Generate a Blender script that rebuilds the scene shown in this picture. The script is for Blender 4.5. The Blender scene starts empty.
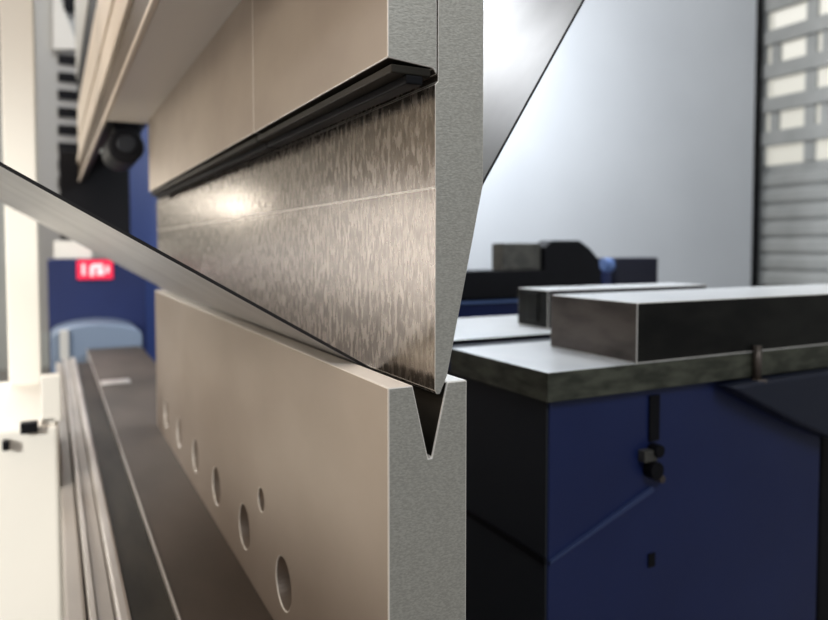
import bpy, bmesh, math, random
from mathutils import Vector, Matrix
random.seed(7)
C = bpy.context.scene.collection
# ------------------------------------------------------------------ camera
H = 1.05                                  # camera height above the floor
F = 700.0; YAW = math.radians(27.35); PITCH = math.radians(2.5)
SY = (math.tan(PITCH)*F - 63)/828.0
cam_d = bpy.data.cameras.new('camera'); cam = bpy.data.objects.new('camera', cam_d); C.objects.link(cam)
cam.location = (0, 0, H); cam.rotation_euler = (math.pi/2-PITCH, 0, -YAW)
cam_d.sensor_width = 36; cam_d.lens = F/828*36; cam_d.shift_y = SY
cam_d.clip_start = .02
cam_d.dof.use_dof = True; cam_d.dof.focus_distance = .50; cam_d.dof.aperture_fstop = 5.6
bpy.context.scene.camera = cam
CM = (Matrix.Rotation(-YAW, 3, 'Z') @ Matrix.Rotation(math.pi/2-PITCH, 3, 'X'))
def ray(px, py):
    return CM @ Vector(((px-414)/F, (310-py)/F + SY*828/F, -1))
def onY(px, py, Y): d = ray(px, py); k = Y/d.y; return (d.x*k, d.z*k)     # -> X, Z (Z from camera height)
def onX(px, py, X): d = ray(px, py); k = X/d.x; return (d.y*k, d.z*k)     # -> Y, Z
# ------------------------------------------------------------------ materials
def mat(name, col, rough=.5, metal=0., col2=None, nscale=20, stretch=(1,1,1), bump=0., emit=None, estr=1., detail=5, lo=.35, hi=.65, rvar=0.):
    m = bpy.data.materials.new(name); m.use_nodes = True
    nt = m.node_tree; b = nt.nodes['Principled BSDF']
    b.inputs['Base Color'].default_value = (*col, 1); b.inputs['Roughness'].default_value = rough
    b.inputs['Metallic'].default_value = metal
    if emit:
        b.inputs['Emission Color'].default_value = (*emit, 1); b.inputs['Emission Strength'].default_value = estr
    if col2 or bump:
        tc = nt.nodes.new('ShaderNodeTexCoord'); mp = nt.nodes.new('ShaderNodeMapping')
        mp.inputs['Scale'].default_value = stretch
        n = nt.nodes.new('ShaderNodeTexNoise'); n.inputs['Scale'].default_value = nscale; n.inputs['Detail'].default_value = detail
        nt.links.new(tc.outputs['Object'], mp.inputs[0]); nt.links.new(mp.outputs[0], n.inputs['Vector'])
        if col2:
            r = nt.nodes.new('ShaderNodeValToRGB'); r.color_ramp.elements[0].position = lo; r.color_ramp.elements[1].position = hi
            r.color_ramp.elements[0].color = (*col, 1); r.color_ramp.elements[1].color = (*col2, 1)
            nt.links.new(n.outputs['Fac'], r.inputs[0]); nt.links.new(r.outputs[0], b.inputs['Base Color'])
        if bump:
            bp = nt.nodes.new('ShaderNodeBump'); bp.inputs['Strength'].default_value = bump; bp.inputs['Distance'].default_value = .001
            nt.links.new(n.outputs['Fac'], bp.inputs['Height']); nt.links.new(bp.outputs[0], b.inputs['Normal'])
        if rvar:
            mr = nt.nodes.new('ShaderNodeMapRange'); mr.inputs[3].default_value = rough-rvar; mr.inputs[4].default_value = rough+rvar
            mr.inputs[1].default_value = .3; mr.inputs[2].default_value = .7
            nt.links.new(n.outputs['Fac'], mr.inputs[0]); nt.links.new(mr.outputs[0], b.inputs['Roughness'])
    return m
M = {}
M['die'] = mat('warm_lit_die_steel', (.42,.35,.295), .42, .7, (.47,.40,.345), 6, (1,1,1.5), .03)  # beige of the warm left light mixed into the steel colour
M['end'] = mat('milled_steel_end', (.46,.445,.395), .5, .5, (.60,.585,.525), 420, (1,1,2.2), .3)  # cooler grey: neutral front light put into the end-face colour
M['punch'] = mat('brushed_punch_steel', (.22,.187,.158), .26, .85, (.42,.365,.315), 95, (1,1.8,.75), .22, rvar=.07, detail=6)  # brushed steel, browned by the warm left light in its colour
M['clamp'] = mat('warm_lit_clamp_steel', (.50,.43,.37), .45, .6, (.56,.49,.42), 8, (1,1,2), .02)  # warm light on the side face put into the base colour
M['bright'] = mat('worn_edge_highlight', (.92,.88,.82), .35, .25)  # pale worn edges and die top, edge highlights put into the colour
M['sheet'] = mat('sheet_metal', (.50,.50,.51), .38, .85, (.60,.60,.61), 10, (1,1,1), .02)
M['cut'] = mat('dark_cut_edge', (.012,.011,.011), .7)
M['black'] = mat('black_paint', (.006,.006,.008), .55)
M['under'] = mat('dark_steel', (.022,.020,.016), .5, .3, (.045,.040,.032), 30, (1,.2,1))  # darker steel tone for groove walls, undersides, screws and lower ledge
M['cream'] = mat('cream_paint', (.70,.62,.52), .5, 0, (.78,.70,.60), 5, (1,.3,3))
M['brown'] = mat('brown_oxide_strip', (.10,.07,.045), .5, .1)
M['grey'] = mat('grey_paint', (.30,.28,.26), .5, .1, (.36,.33,.30), 4)
M['soffit'] = mat('soffit_grey', (.76,.72,.67), .45, 0)
M['lgrey'] = mat('light_grey_paint', (.50,.50,.48), .5)
M['bed'] = mat('oily_brown_bed', (.042,.031,.023), .62, .1, (.068,.051,.040), 9, (1,.5,1), .05)
M['rail'] = mat('worn_rail_steel', (.42,.39,.36), .4, .6, (.55,.52,.49), 12, (1,.3,1))
M['blue'] = mat('blue_machine_paint', (.009,.018,.085), .38, 0, (.011,.022,.10), 6)
M['bluel'] = mat('light_blue_paint', (.10,.17,.38), .4)
M['motor'] = mat('dark_grey_casting', (.07,.068,.062), .45, .3, (.12,.115,.10), 40)
M['char'] = mat('charcoal_side_panel', (.030,.033,.040), .5)
M['seam'] = mat('lit_seam_blue', (.035,.055,.15), .4)  # paler blue stands for light caught on the panel edge
M['midblue'] = mat('mid_blue_paint', (.045,.085,.30), .4)
M['white'] = mat('white_machine_paint', (.86,.84,.78), .5)
M['panel'] = mat('pale_grey_panel_paint', (.50,.52,.55), .5, 0, (.54,.56,.59), 2)
M['table'] = mat('steel_top_sheen', (.86,.88,.90), .30, .35, (.94,.95,.96), 14, (1,1,1), .02)  # pale top faces with their reflected light mixed into the colour
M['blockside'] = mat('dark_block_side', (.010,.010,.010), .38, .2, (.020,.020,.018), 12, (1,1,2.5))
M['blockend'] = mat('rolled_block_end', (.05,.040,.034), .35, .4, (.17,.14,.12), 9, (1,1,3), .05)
M['edge'] = mat('greenish_plate_edge', (.05,.053,.040), .45, .4, (.12,.125,.095), 30, (1,1,3))
M['slat'] = mat('shutter_grey', (.36,.38,.385), .5, 0, (.42,.44,.445), 10)
M['pane'] = mat('lit_pane', (.45,.45,.41), .3, 0, emit=(1,.97,.86), estr=.42)
M['red'] = mat('red_display', (.5,.01,.03), .3, 0, emit=(1,.03,.10), estr=.75)
M['pink'] = mat('pale_display_mark', (.9,.5,.5), .3, 0, emit=(1,.55,.58), estr=1.)
M['wall'] = mat('warm_plaster', (.60,.54,.46), .8, 0, (.64,.58,.50), 1.5)
M['wallg'] = mat('grey_plaster', (.50,.52,.50), .8, 0, (.56,.58,.56), 1.5)
M['floor'] = mat('concrete_floor', (.20,.19,.18), .6, 0, (.26,.25,.23), 3)
# ------------------------------------------------------------------ mesh helpers
class MB:
    def __init__(s): s.b = bmesh.new()
    def box(s, x0, x1, y0, y1, z0, z1, mi=0):
        vs = [s.b.verts.new((x, y, z+H)) for x in (x0, x1) for y in (y0, y1) for z in (z0, z1)]
        for f in ((0,1,3,2),(4,6,7,5),(0,4,5,1),(2,3,7,6),(0,2,6,4),(1,5,7,3)):
            s.b.faces.new([vs[i] for i in f]).material_index = mi
        return s
    def prismY(s, pts, y0, y1, mats=None, endm=0, farm=None):      # pts (X, Z) polygon extruded along Y
        a = [s.b.verts.new((x, y0, z+H)) for x, z in pts]; c = [s.b.verts.new((x, y1, z+H)) for x, z in pts]
        s.b.faces.new(a).material_index = endm; s.b.faces.new(c[::-1]).material_index = endm
        n = len(pts)
        for i in range(n):
            f = s.b.faces.new((a[i], c[i], c[(i+1)%n], a[(i+1)%n])); f.material_index = (mats[i] if mats else 0)
        return s
    def cyl(s, p, axis, r, l, n=32, mi=0):
        q = Vector((0,0,1)).rotation_difference(Vector(axis)).to_matrix().to_4x4()
        g = bmesh.ops.create_cone(s.b, cap_ends=True, segments=n, radius1=r, radius2=r, depth=l,
                              matrix=Matrix.Translation((p[0], p[1], p[2]+H)) @ q)
        return s
    def build(s, name, mats, parent=None, bevel=0., seg=2, smooth=False, bm=-1):
        bmesh.ops.recalc_face_normals(s.b, faces=s.b.faces)
        me = bpy.data.meshes.new(name); s.b.to_mesh(me); s.b.free()
        if not isinstance(mats, (list, tuple)): mats = [mats]
        for m in mats: me.materials.append(m)
        o = bpy.data.objects.new(name, me); C.objects.link(o)
        if parent:
            o.parent = parent; o.matrix_parent_inverse = Matrix.Translation(parent.location).inverted() if parent.type == 'EMPTY' and parent.parent is None else Matrix.Identity(4)
        if bevel:
            md = o.modifiers.new('bevel', 'BEVEL'); md.width = bevel; md.segments = seg; md.limit_method = 'ANGLE'; md.angle_limit = .5
            md.material = bm
        if smooth:
            for p in me.polygons: p.use_smooth = True
        return o
def tag(o, label=None, cat=None, group=None, kind=None):
    if label: o['label'] = label
    if cat: o['category'] = cat
    if group: o['group'] = group
    if kind: o['kind'] = kind
    return o
def thing(name, label, cat, loc=(0,0,0), group=None):
    o = bpy.data.objects.new(name, None); C.objects.link(o); o.location = (loc[0], loc[1], loc[2]+H); o.empty_display_size = .05
    return tag(o, label, cat, group)
def cut(o, cutter):
    md = o.modifiers.new('cut', 'BOOLEAN'); md.object = cutter; md.operation = 'DIFFERENCE'; md.solver = 'EXACT'
    dg = bpy.context.evaluated_depsgraph_get(); dg.update()
    me = bpy.data.meshes.new_from_object(o.evaluated_get(dg)); o.modifiers.remove(md); o.data = me
    bpy.data.objects.remove(cutter)
# ------------------------------------------------------------------ press tools
Y0, Y1 = .415, 1.59
XL = onY(388, 300, Y0)[0]; XR = onY(467, 400, Y0)[0]                     # die sides
ZT = onY(388, 388, Y0)[1]; ZB = -.384
vl = onY(413, 385, Y0)[0]; vr = onY(447, 382, Y0)[0]; vb, vbz = onY(430, 458, Y0)
die = thing('bending_die', 'tall steel lower die with V groove and row of holes in its side', 'die', (.225, .9, ZB))
m = MB()
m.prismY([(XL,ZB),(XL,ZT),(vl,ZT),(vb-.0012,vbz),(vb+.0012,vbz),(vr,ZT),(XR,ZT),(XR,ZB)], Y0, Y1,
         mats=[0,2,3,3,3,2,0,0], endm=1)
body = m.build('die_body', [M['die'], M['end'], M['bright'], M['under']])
mc = MB()
hy = .657
for k in range(6):
    mc.cyl((XL, hy+.1575*k, -.330), (1,0,0), .0255, .05, 40)
sy, sz = onX(261, 500, XL); mc.cyl((XL, sy, sz), (1,0,0), .0125, .03, 24)
ct = mc.build('cutter', M['die']); cut(body, ct)
body.parent = die; body.matrix_parent_inverse = Matrix.Translation(die.location).inverted()
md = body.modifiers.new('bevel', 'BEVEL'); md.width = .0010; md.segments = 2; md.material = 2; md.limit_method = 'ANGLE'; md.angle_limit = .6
for k in range(6):
    mb = MB(); mb.cyl((XL+.020, hy+.1575*k, -.330), (1,0,0), .016, .012, 6)
    mb.build('socket_screw', M['under'], die, .0015)

# punch
PX = onY(435, 300, Y0)[0]; tipx = onY(438, 394, Y0)
px_r, pz_r = onY(483, 185, Y0); q = onY(447, 376, Y0)
cx1, _ = onY(437, 68, Y0); cz = onY(388, 62, Y0)[1]
pzt = onY(435, 84, Y0)[1]; scr = onY(435, 187, Y0)[1]
ZS = .278
punch = thing('bending_punch', 'tall brushed steel upper punch whose narrow tip presses the sheet into the groove', 'punch', (.25, .9, ZT+.1))
m = MB()
b0, b0z = onY(434.5, 391, Y0)
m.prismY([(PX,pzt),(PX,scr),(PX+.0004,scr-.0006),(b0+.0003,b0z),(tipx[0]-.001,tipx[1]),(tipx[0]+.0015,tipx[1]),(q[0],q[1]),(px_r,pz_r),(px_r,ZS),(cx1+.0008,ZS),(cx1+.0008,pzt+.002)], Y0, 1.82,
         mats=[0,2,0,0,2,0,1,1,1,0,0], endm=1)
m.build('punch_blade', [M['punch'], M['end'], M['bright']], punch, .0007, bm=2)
# clamping bars
SEAM = onX(253, 60, XL)[0]
for i, (a, b, lab) in enumerate(((Y0, SEAM-.0006, 'nearest tan clamping bar beside the punch, its end face coloured grey'),
                                 (SEAM+.0006, 1.66, 'long farther tan clamping bar beyond the thin vertical joint'))):
    cb = thing('clamping_bar', lab, 'clamp', (XL, (a+b)/2, cz), 'clamping bars holding the punch')
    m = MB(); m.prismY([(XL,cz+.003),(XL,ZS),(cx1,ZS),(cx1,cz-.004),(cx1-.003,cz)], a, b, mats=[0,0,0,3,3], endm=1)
    m.b.faces.ensure_lookup_table()
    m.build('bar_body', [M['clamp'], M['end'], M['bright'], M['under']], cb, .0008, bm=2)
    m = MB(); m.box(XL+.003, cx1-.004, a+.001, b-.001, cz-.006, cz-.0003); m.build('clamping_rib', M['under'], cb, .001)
    m = MB(); m.box(XL+.014, cx1-.010, a+.001, b-.001, cz-.012, cz-.006); m.build('dark_wedge_strip', M['black'], cb, .001)  # black strip darkening the wedge under the clamping bar

# sheet
SYn = onX(378, 372, .2325)[0]; SYf = 1.52
bx, bz = .2328, -.1035; T = .0024
l0 = onY(0, 166, SYn); r0 = onY(585, 0, SYn)
la = math.atan2(l0[1]-bz, bx-l0[0]); ra = math.atan2(r0[1]-bz, r0[0]-bx)
def arm(a, L, s): return Vector((s*math.cos(a)*L, math.sin(a)*L))
B = Vector((bx, bz)); dl = Vector((-math.cos(la), math.sin(la))); dr = Vector((math.cos(ra), math.sin(ra)))
nl = Vector((math.sin(la), math.cos(la))); nr = Vector((-math.sin(ra), math.cos(ra)))
LL, LR = .40, .47
inner = B + (nl+nr)*T/(1+nl.dot(nr))
pts = [B+dl*LL, B+dl*.004, B+Vector((0,.0008)), B+dr*.004, B+dr*LR, B+dr*LR+nr*T, inner+dr*.006, inner+(nl+nr)*.0006, inner+dl*.006, B+dl*LL+nl*T]
m = MB(); m.prismY([(p.x, p.y) for p in pts], SYn, SYf, mats=[0,0,0,0,1,0,0,0,0,1], endm=1)
sh = m.build('sheet_metal', [M['sheet'], M['cut']])
tag(sh, 'grey sheet metal being bent into a V between punch and die', 'metal sheet')

# ram above
ram = thing('press_ram', 'long cream and grey stepped upper press beam running back above the tools', 'press beam', (.2, 1.9, .45))
RX, RE = .11, 3.3
MB().box(RX+.004, .30, .42, 1.70, ZS+.0005, 1.1).build('ram_body', M['soffit'], ram, .001)
MB().box(RX+.004, .30, 1.701, RE, .42, 1.1).build('drive_recess', M['black'], ram)
MB().box(RX+.0036, RX+.02, 1.701, RE, ZS+.0005, .42).build('back_rib', M['black'], ram)
def strip(name, z0, z1, d, mt, bev=.002):
    MB().box(RX-d, RX+.0035, .42, RE, z0, z1).build(name, M[mt], ram, bev)
strip('lower_ledge', .276, .286, .004, 'cream'); strip('brown_strip', .2865, .350, .0, 'brown')
strip('cream_ledge', .352, .385, .006, 'cream'); strip('cream_strip', .387, .44, .001, 'cream')
strip('cream_band', .442, .462, .005, 'cream'); strip('cream_cover', .464, .585, .002, 'cream')
strip('dark_gap_strip', .587, .70, .0, 'black'); strip('upper_grey_cover', .702, 1.10, .004, 'lgrey')

# bed left of the die
def gx(px): d = ray(px, 620); k = ZB/d.z; return d.x*k
x180, x133, x97, x62 = gx(181), gx(133), gx(97), gx(63)
bed = thing('press_bed', 'dark oily brown lower bed ledge along the foot of the die', 'machine bed', (.15, 1.5, ZB-.1))
MB().box(x180, .30, .30, 2.9, -H, ZB-.0005).build('bed_plate', M['bed'], bed, .001)
MB().box(x180-.0025, x180, .30, 2.9, -.44, ZB+.002).build('edge_strip', M['rail'], bed, .0005)
MB().box(x133, x180-.003, .30, 2.6, -H, ZB-.006).build('lower_ledge', M['under'], bed, .001)
MB().box(x180+.004, XL-.004, 2.10, 2.16, ZB-.0004, ZB+.006).build('cross_bar', M['rail'], bed, .003)
rail = thing('guide_rail', 'long worn grey steel guide rail with lighter edges left of the dark bed', 'rail', (x97, 1.5, ZB-.1))
w = x133-x97
MB().box(x97+w*.55, x133-.0005, .30, 2.7, -H, ZB+.001).build('rail_edge', M['rail'], rail, .004)
MB().box(x97+.001, x97+w*.55-.0005, .30, 2.7, -H, ZB-.006).build('rail_groove', M['grey'], rail, .002)
MB().box(x97-.006, x97+.0005, .30, 2.7, -H, ZB-.001).build('rail_lip', M['rail'], rail, .001)
gr = MB().box(x62+.002, x97-.008, .30, 2.75, -H, ZB-.02).build('cable_channel', M['grey'], None, .004)
tag(gr, 'narrow dull grey channel between guide rail and white cabinet', 'channel')
# end cover
ec = thing('end_cover', 'rounded grey-blue cover where the bed ends below the far blue cabinet', 'cover', (.15, 2.95, -.5))
m = MB(); P = []
for i in range(13):
    a = math.pi*i/12; P.append((.15+.16*math.cos(a), -.30-.045*1+.05*math.sin(a)))
m.prismY([(.31,-H)]+P+[(-.01,-H)], 2.93, 3.2); m.build('cover_shell', mat('grey_blue_paint', (.20,.26,.36), .4, .2), ec, .004)
MB().box(.02, .05, 2.90, 2.929, -.42, -.31).build('end_lug', M['lgrey'], ec, .003)

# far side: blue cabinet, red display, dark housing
def fbox(name, mt, px0, py0, px1, py1, Y, d, parent=None, bev=.004):
    pm = (max(py0, 0)+min(py1, 620))/2; za = onY(px0, py0, Y)[1]; zb = onY(px1, py1, Y)[1]; xa = onY(px0, pm, Y)[0]; xb = onY(px1, pm, Y)[0]
    return MB().box(min(xa,xb), max(xa,xb), Y, Y+d, min(za,zb), max(za,zb)).build(name, M[mt], parent, bev)
fc = thing('control_cabinet', 'dark blue machine cabinet in the background carrying the red display', 'cabinet', (.1, 3.3, -H))
xa = onY(48, 300, 3.22)[0]; xb = onY(146, 300, 3.22)[0]; za = onY(80, 259, 3.22)[1]
MB().box(xa, xb, 3.22, 3.47, -H, za).build('cabinet_body', M['blue'], fc, .004)
rd = fbox('red_display', 'red', 77, 260, 113, 279, 3.20, .0195, fc)
for (a,b,c,d_) in ((82,264,85,275),(90,266,94,276),(92,264,103,268),(97,269,104,275),(106,266,109,273)):
    fbox('display_mark', 'pink', a,b,c,d_, 3.196, .004, rd, .001)
wt = fbox('white_cover', 'white', 54, 241, 92, 258.5, 3.25, .2)
tag(wt, 'white cover box on top of the blue background cabinet', 'cover')
xa = onY(128, 200, 3.5)[0]
bc = MB().box(xa, .62, 3.5, 3.8, -H, 1.1).build('side_frame', M['midblue'], None, .004)
tag(bc, 'tall blue machine frame column seen past the far end of the punch', 'machine frame')
dk = thing('drive_housing', 'black drive housing under the far end of the press beam', 'housing', (.15, 3.40, 0))
fbox('housing_body', 'black', 60, 150, 130, 240, 3.31, .15, dk)  # housing itself coloured black
a, b = .157, .232; m = MB(); m.cyl((a, 1.84, b), (0,1,0), .040, .2, 28); m.build('drive_motor', M['black'], ram, .006)
m = MB(); m.cyl((a, 1.7375, b+.004), (0,1,0), .020, .006, 20); m.build('motor_boss', mat('dark_motor_grey', (.02,.023,.03), .4, .2), ram, .002)
MB().box(a-.024, a+.035, 1.76, 1.93, b+.02, .4195).build('motor_bracket', M['black'], ram, .004)

# white posts and cabinet on the left
wp = fbox('guard_post', 'white', 4, -160, 37, 383.5, 1.75, .05, None, .003); tag(wp, 'bright white vertical guard post at the left edge behind the sheet', 'post')
wc = thing('white_cabinet', 'white machine cabinet in the lower left corner below the guard post', 'cabinet', (-.1, 1.4, -.9))
XW = onY(60, 500, 1.30)[0]
zt = onY(30, 428, 1.30)[1]
MB().box(-.75, XW, 1.30, 1.68, -H, zt).build('cabinet_body', M['white'], wc, .006)
zl = onY(20, 384, 1.75)[1]
MB().box(-.75, onY(41,384,1.75)[0], 1.69, 1.80, zl-.03, zl-.001).build('top_ledge', M['white'], wc, .003)
MB().box(-.75, onY(41,384,1.75)[0], 1.69, 1.74, -H, zl-.031).build('rear_panel', M['lgrey'], wc, .003)
fb = fbox('upright_plate', 'white', 41, 377, 61, 421, 1.31, .03, wc, .002)
fbox('upright_foot', 'white', 41, 419, 55, 431, 1.31, .03, wc, .001)
fbox('dark_latch', 'black', 20, 424, 38, 433, 1.285, .02, wc, .002)
fbox('dark_knob', 'black', 2, 442, 9, 451, 1.28, .019, wc, .002)
# background left
vp = thing('slotted_column', 'tall grey column with a ladder of black slots beside the press beam', 'column', (0, 4.2, -.5))
fbox('column_body', 'lgrey', 38, -100, 81, 330, 4.2, .12, vp)
for k in range(9):
    fbox('black_slot', 'black', 58, 54+17.6*k, 79, 65+17.6*k, 4.18, .03, vp, .001)
m = MB(); P = [onY(*p, 4.17) for p in ((53,-10),(53,50),(79,50),(57,-10))]
m.prismY(P, 4.15, 4.19); m.build('white_gusset', M['white'], vp, .001)
fbox('black_bracket', 'black', 64, -30, 76, 11, 4.14, .03, vp, .001)

# ------------------------------------------------------------------ table on the right
YT = .62
TX, TZ = onY(548, 373, YT); TB = onY(548, 403, YT)[1]
def dims(o, *a): return o
tp = MB().box(TX, 1.30, YT, .835, TB, TZ)
tp.b.faces.ensure_lookup_table()
for f in tp.b.faces:
    n = f.calc_center_median()
    f.material_index = 0 if n.z > TZ+H-.001 else 1
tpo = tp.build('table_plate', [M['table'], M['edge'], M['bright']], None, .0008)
tag(tpo, 'thick steel table plate with pale top lying on the blue cabinet, corner nearest the die', 'plate')
BX, BZ = onY(638, 303, YT)
def steelblock(name, x0, x1, y0, y1, z0, z1, label, frontm='blockside', sidem='blockend'):
    m = MB().box(x0, x1, y0, y1, z0, z1); m.b.faces.ensure_lookup_table()
    for f in m.b.faces:
        c = f.calc_center_median()
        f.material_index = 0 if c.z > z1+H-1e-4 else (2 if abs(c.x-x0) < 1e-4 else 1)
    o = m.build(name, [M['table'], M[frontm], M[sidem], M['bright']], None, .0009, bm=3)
    return tag(o, label, 'steel block')
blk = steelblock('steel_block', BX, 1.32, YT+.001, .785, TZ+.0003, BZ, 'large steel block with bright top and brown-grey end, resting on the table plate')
bl = thing('clamping_bolt', 'small grey bolt standing on the dark front of the large steel block', 'bolt', (0,0,0))
bxx, bz1 = onY(754, 345, YT); bz0 = onY(754, 378, YT)[1]
bl.location = (bxx, YT-.006, bz0+H)
MB().cyl((bxx, YT-.0055, (bz0+bz1)/2), (0,0,1), .0055, bz1-bz0, 16).build('bolt_shank', M['blockend'], bl, smooth=True)
MB().cyl((bxx, YT-.0095, bz0-.004), (0,0,1), .0105, .008, 6).build('bolt_head', M['blockend'], bl, .001)
for k, xx in enumerate((722, 738, 756)):
    a, b = onY(xx, 311, YT)
    
# rear plate, rear block
z2 = onY(500, 337, .87)[1]
p2 = MB().box(.44, 1.4, .87, 1.14, z2-.007, z2); p2.b.faces.ensure_lookup_table()
for f in p2.b.faces: f.material_index = 0 if f.calc_center_median().z > z2+H-1e-4 else 1
tag(p2.build('rear_plate', [M['table'], M['black']], None, .0008), 'thin pale plate lying behind the thick table plate', 'plate')
b2x = onY(548, 310, .92)[0]; b2z = onX(520, 288, b2x)[1]
b2 = steelblock('steel_block', b2x, onY(706, 310, .92)[0], .92, 1.004, z2+.0003, b2z, 'smaller dark steel block just behind the large block on the thin rear plate', 'black', 'blockside')
dv = MB().box(b2x-.003, b2x-.0002, .945, .975, z2+.01, b2z-.006).build('recess_cover', M['blockside'], None, .001)
dv.parent = b2
# beam behind
YB = 1.25
bm = thing('support_beam', 'blue beam with black top rail running behind the steel blocks', 'beam', (1.0, YB, -.2))
bx0, zt1 = onY(430, 272, YB); zt0 = onY(490, 299, YB)[1]; zbb = onY(490, 345, YB)[1]; bx1 = onY(662, 300, YB)[0]
MB().box(bx0, bx1, YB+.015, YB+.10, zbb, zt0-.0005).build('beam_body', M['blue'], bm, .002)
MB().box(bx0, bx1, YB+.005, YB+.0148, zt0-.010, zt0-.004).build('beam_ridge', M['bluel'], bm, .001)
ztr = zt1
MB().box(bx0, onY(602,272,YB)[0], YB, YB+.09, zt0, ztr).build('top_rail', M['black'], bm, .002)
def onbeam(name, mt, p0, p1, Y=YB+.01, d=.07, bev=.003):
    return fbox(name, mt, p0[0], p0[1], p1[0], p1[1], Y, d, None, bev)
o1 = onbeam('rail_carriage', 'motor', (503,243), (541,271.5), YB+.01, .045); tag(o1, 'dark grey square carriage on the left of the black top rail', 'carriage')
lump = MB(); lump.prismY([onY(*p, YB+.0) for p in ((545,271.5),(545,247),(552,240.5),(580,240.5),(590,248),(600,260),(600,271.5))], YB-.0, YB+.045)
tag(lump.build('stop_block', M['black'], None, .003), 'black chamfered stop block standing beside the grey carriage', 'stop')
xb, zb_ = onY(607, 265, YB+.02)
cy = thing('air_cylinder', 'mid-blue cylinder between the black stop block and the navy box', 'cylinder', (xb, YB+.02, zb_))
MB().cyl((xb, YB+.02, zb_), (1,0,0), .017, .024, 24).build('cylinder_barrel', M['bluel'], cy, .003)
MB().box(xb-.012, xb+.010, YB+.016, YB+.06, zt0, zb_-.012).build('cylinder_foot', M['blue'], cy, .002)
nb = fbox('valve_box', 'navy' if 'navy' in M else 'blue', 617, 258, 658, 299, YB+.01, .07, None, .003)
nb.data.materials[0] = mat('navy_paint', (.003,.004,.018), .6)
tag(nb, 'very dark navy box at the right end of the beam', 'box')

# blue cabinet
YC = .632
cxl = onY(549, 480, YC)[0]; CXR = onY(819, 500, YC)[0]; CZT = TB
cabn = thing('blue_cabinet', 'large dark blue machine cabinet under the steel table plate', 'cabinet', (cxl+.3, .8, -H))
MB().box(cxl, CXR, YC, 1.05, -H, CZT-.0005).build('cabinet_body', M['blue'], cabn, .002)
a = onY(548, 561, YC); b = onY(650, 486, YC)
m = MB(); t = .004
m.prismY([(cxl-.0, a[1]-.003),(cxl, a[1]+.001),(b[0], b[1]),(b[0]+.004, b[1]-.006)], YC-t, YC-.0002)
m.build('diagonal_lit_seam', M['seam'], cabn)  # thin panel edge with its light line painted paler
yL, zL = onX(467, 512, cxl)
m = MB()
za = a[1]
MB().box(cxl-.003, cxl-.0002, YC+.002, 1.04, -H, CZT-.001).build('side_panel', M['char'], cabn)
m.box(cxl-.006, cxl-.0032, YC, 1.04, za-.004, za+.004); m.build('side_groove', M['black'], cabn)
fbox('slot', 'black', 650, 396, 660, 440, YC-.003, .0028, cabn, .0005)
ax, az = onY(651, 458, YC); 
m = MB(); m.cyl((ax, YC-.008, az+.012), (0,1,0), .008, .015, 16); m.build('latch_bolt', M['black'], cabn, .001)
m = MB(); m.cyl((ax-.004, YC-.008, az-.012), (0,1,0), .011, .015, 16); m.build('latch_knob', M['black'], cabn, .001)
fbox('latch_plate', 'motor', 645, 452, 658, 461, YC-.012, .0118, cabn, .001)
m = MB(); c_ = onY(656, 477, YC); m.cyl((c_[0], YC-.006, c_[1]), (0,1,0), .005, .011, 12); m.build('latch_pin', M['blockend'], cabn, .0005)
c_ = onY(651, 559, YC); m = MB(); m.box(c_[0]-.006, c_[0]+.006, YC-.002, YC-.0002, c_[1]-.010, c_[1]+.008); m.build('dark_hole', M['black'], cabn, .0015)
br = MB(); br.prismY([onY(*p, .615) for p in ((722,386),(745,381),(850,366),(850,445),(822,436),(790,422),(755,404))], .60, YC-.001)
tag(br.build('bracket', mat('dark_blue_casting', (.006,.010,.028), .5), None, .004), 'dark blue curved bracket under the right end of the steel block', 'bracket')
rc = fbox('dark_recess_block', 'black', 820, 425, 900, 700, YC+.03, .3); tag(rc, 'black block filling the dark recess at the right edge beside the blue cabinet', 'column')  # black block makes the dark recess beside the cabinet

# ------------------------------------------------------------------ background right
YP = 2.0
pxr = onY(753, 200, YP)[0]
pn = MB().box(.85, pxr, YP, YP+.06, -H, 1.9).build('partition_panel', M['panel'], None, .004)
tag(pn, 'large plain pale grey panel standing behind the steel blocks', 'panel')
XWL = 3.4
dr = bpy.data.objects.new('door_1', None); C.objects.link(dr); dr.location = (XWL-.1, 2.3, 0); dr['kind'] = 'structure'
def yy(px): return onX(px, 200, XWL-.08)[0]
zsw = onX(790, 166, XWL-.08)[1]; pitch = .172; rp = .0855
m = MB()
# solid ribs
z = zsw-.02; 
while z > -1.0:
    m.prismY([(XWL-.06, z), (XWL-.06, z-rp), (XWL-.075, z-rp), (XWL-.088, z-rp*.75), (XWL-.088, z-rp*.25), (XWL-.075, z-.002)], 1.3, 3.2); z -= rp
m.build('ribbed_curtain', M['slat'], dr)
rows = 9; lw = .215; z0 = zsw
fr = MB(); fr.box(XWL-.075, XWL-.065, 1.3, 3.2, zsw-.02, zsw+.012)
y_first = yy(803)
for r in range(rows):
    za = zsw+.015+r*pitch; zb2 = za+.100
    fr.box(XWL-.10, XWL-.06, 1.3, 3.2, zb2, za+pitch)
    ga = yy(813); gb = yy(803); pt = (gb-ga)+lw
    for k in range(-5, 6):
        a0 = ga+k*pt; b0_ = a0+(gb-ga)
        if b0_ < 1.3 or a0 > 3.1: continue
        fr.box(XWL-.085, XWL-.06, a0, b0_, za, zb2)
        cells = [(b0_, a0+pt)]
        if r % 2: cells = [(b0_, b0_+lw*.66), (b0_+lw*.86, a0+pt)]; fr.box(XWL-.085, XWL-.06, b0_+lw*.66, b0_+lw*.86, za, zb2)
        for c0, c1 in cells:
            MB().box(XWL-.068, XWL-.064, c0+.001, c1-.001, za+.001, zb2-.001).build('shutter_window', M['pane'], dr)
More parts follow.
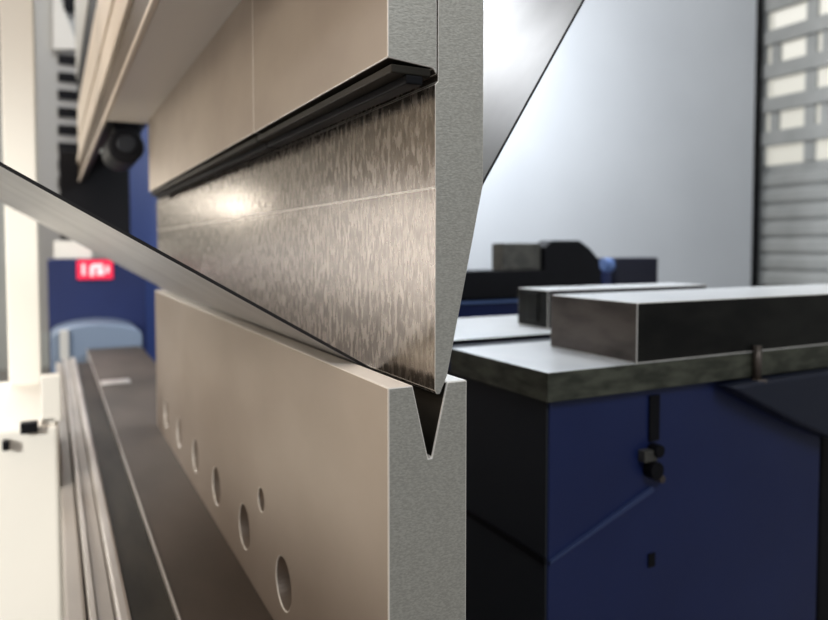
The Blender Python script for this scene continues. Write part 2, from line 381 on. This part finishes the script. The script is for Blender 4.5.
fr.build('window_grid', M['slat'], dr)
yg = yy(762)
MB().box(XWL-.13, XWL-.095, yg, yg+.05, -H, 1.9).build('guide_post', M['black'], dr, .003)
# room
def struct(name, m, mt): o = m.build(name, M[mt]); o['kind'] = 'structure'; return o
struct('floor', MB().box(-3.6, 3.6, -3, 7, -H-.1, -H), 'floor')
struct('wall_back', MB().box(-3.6, 3.6, 6.9, 7, -H, 3), 'wallg')
struct('wall_right', MB().box(XWL-.055, XWL+.05, -3, 6.9, -H, 3), 'wallg')
struct('wall_left', MB().box(-2.6, -2.5, -3, 6.9, -H, 3), 'wall')
struct('ceiling', MB().box(-3.6, 3.6, -3, 7, 3, 3.1), 'wallg')
# ------------------------------------------------------------------ lights
def area(name, loc, tgt, sx, sy, e, col):
    l = bpy.data.lights.new(name, 'AREA'); l.shape = 'RECTANGLE'; l.size = sx; l.size_y = sy; l.energy = e; l.color = col
    o = bpy.data.objects.new(name, l); C.objects.link(o); o.location = (loc[0], loc[1], loc[2]+H)
    d = Vector(tgt)-Vector(loc); o.rotation_euler = d.to_track_quat('-Z', 'Y').to_euler(); return o
area('ceiling_light_left', (-1.6, 1.0, 1.9), (.2, .9, 0), 1.6, 2.4, 46, (1,.83,.69))
area('ceiling_light_front', (.2, -1.6, 1.8), (.3, .5, 0), 1.8, 1.0, 30, (.96,.98,1))
area('unseen_light_right', (1.6, 1.0, 1.9), (1.5, 1.9, .1), 1.2, .8, 14, (.90,.95,1))  # unseen area light aimed at the pale panel
area('flange_reflection_fill', (.25, 2.9, 1.93), (.25, 2.9, 0), 1.0, .7, 15, (.93,.96,1))  # unseen light added to give the right sheet flange a bright reflection
area('panel_fill_light', (.95, 1.50, .88), (1.25, 2.0, .0), .5, .25, 22, (.90,.95,1))  # unseen light added to brighten the lower left of the panel
area('left_back_fill', (-.6, 4.6, 2.8), (-.2, 3.0, 0), 1.5, 2.5, 170, (1,.98,.95))  # unseen light added to brighten the left background
fl = bpy.data.lights.new('left_fill_spot', 'SPOT'); fl.energy = 260; fl.spot_size = math.radians(38); fl.spot_blend = .6; fl.shadow_soft_size = .2; fl.color = (1,.98,.92)  # unseen spot added to brighten the white post and cabinet
fo = bpy.data.objects.new('left_fill_spot', fl); C.objects.link(fo); fo.location = (-1.7, -.4, .5+H); fo.rotation_euler = (Vector((-.34,1.5,-.34))-Vector((-1.7,-.4,.5))).to_track_quat('-Z','Y').to_euler()
sp = bpy.data.lights.new('work_lamp', 'POINT'); sp.energy = 3.6; sp.shadow_soft_size = .05; sp.color = (1,.93,.82)
so = bpy.data.objects.new('work_lamp', sp); C.objects.link(so); so.location = (-.363, 3.0, .183+H)
for k_ in ('black','char','blockside','under'): M[k_].node_tree.nodes['Principled BSDF'].inputs['Specular IOR Level'].default_value = .15
w = bpy.data.worlds.new('world'); bpy.context.scene.world = w; w.use_nodes = True
w.node_tree.nodes['Background'].inputs[0].default_value = (.80,.86,.95,1); w.node_tree.nodes['Background'].inputs[1].default_value = .30
sc = bpy.context.scene
sc.view_settings.view_transform = 'Standard'; sc.view_settings.look = 'None'; sc.view_settings.exposure = 0; sc.view_settings.gamma = 1
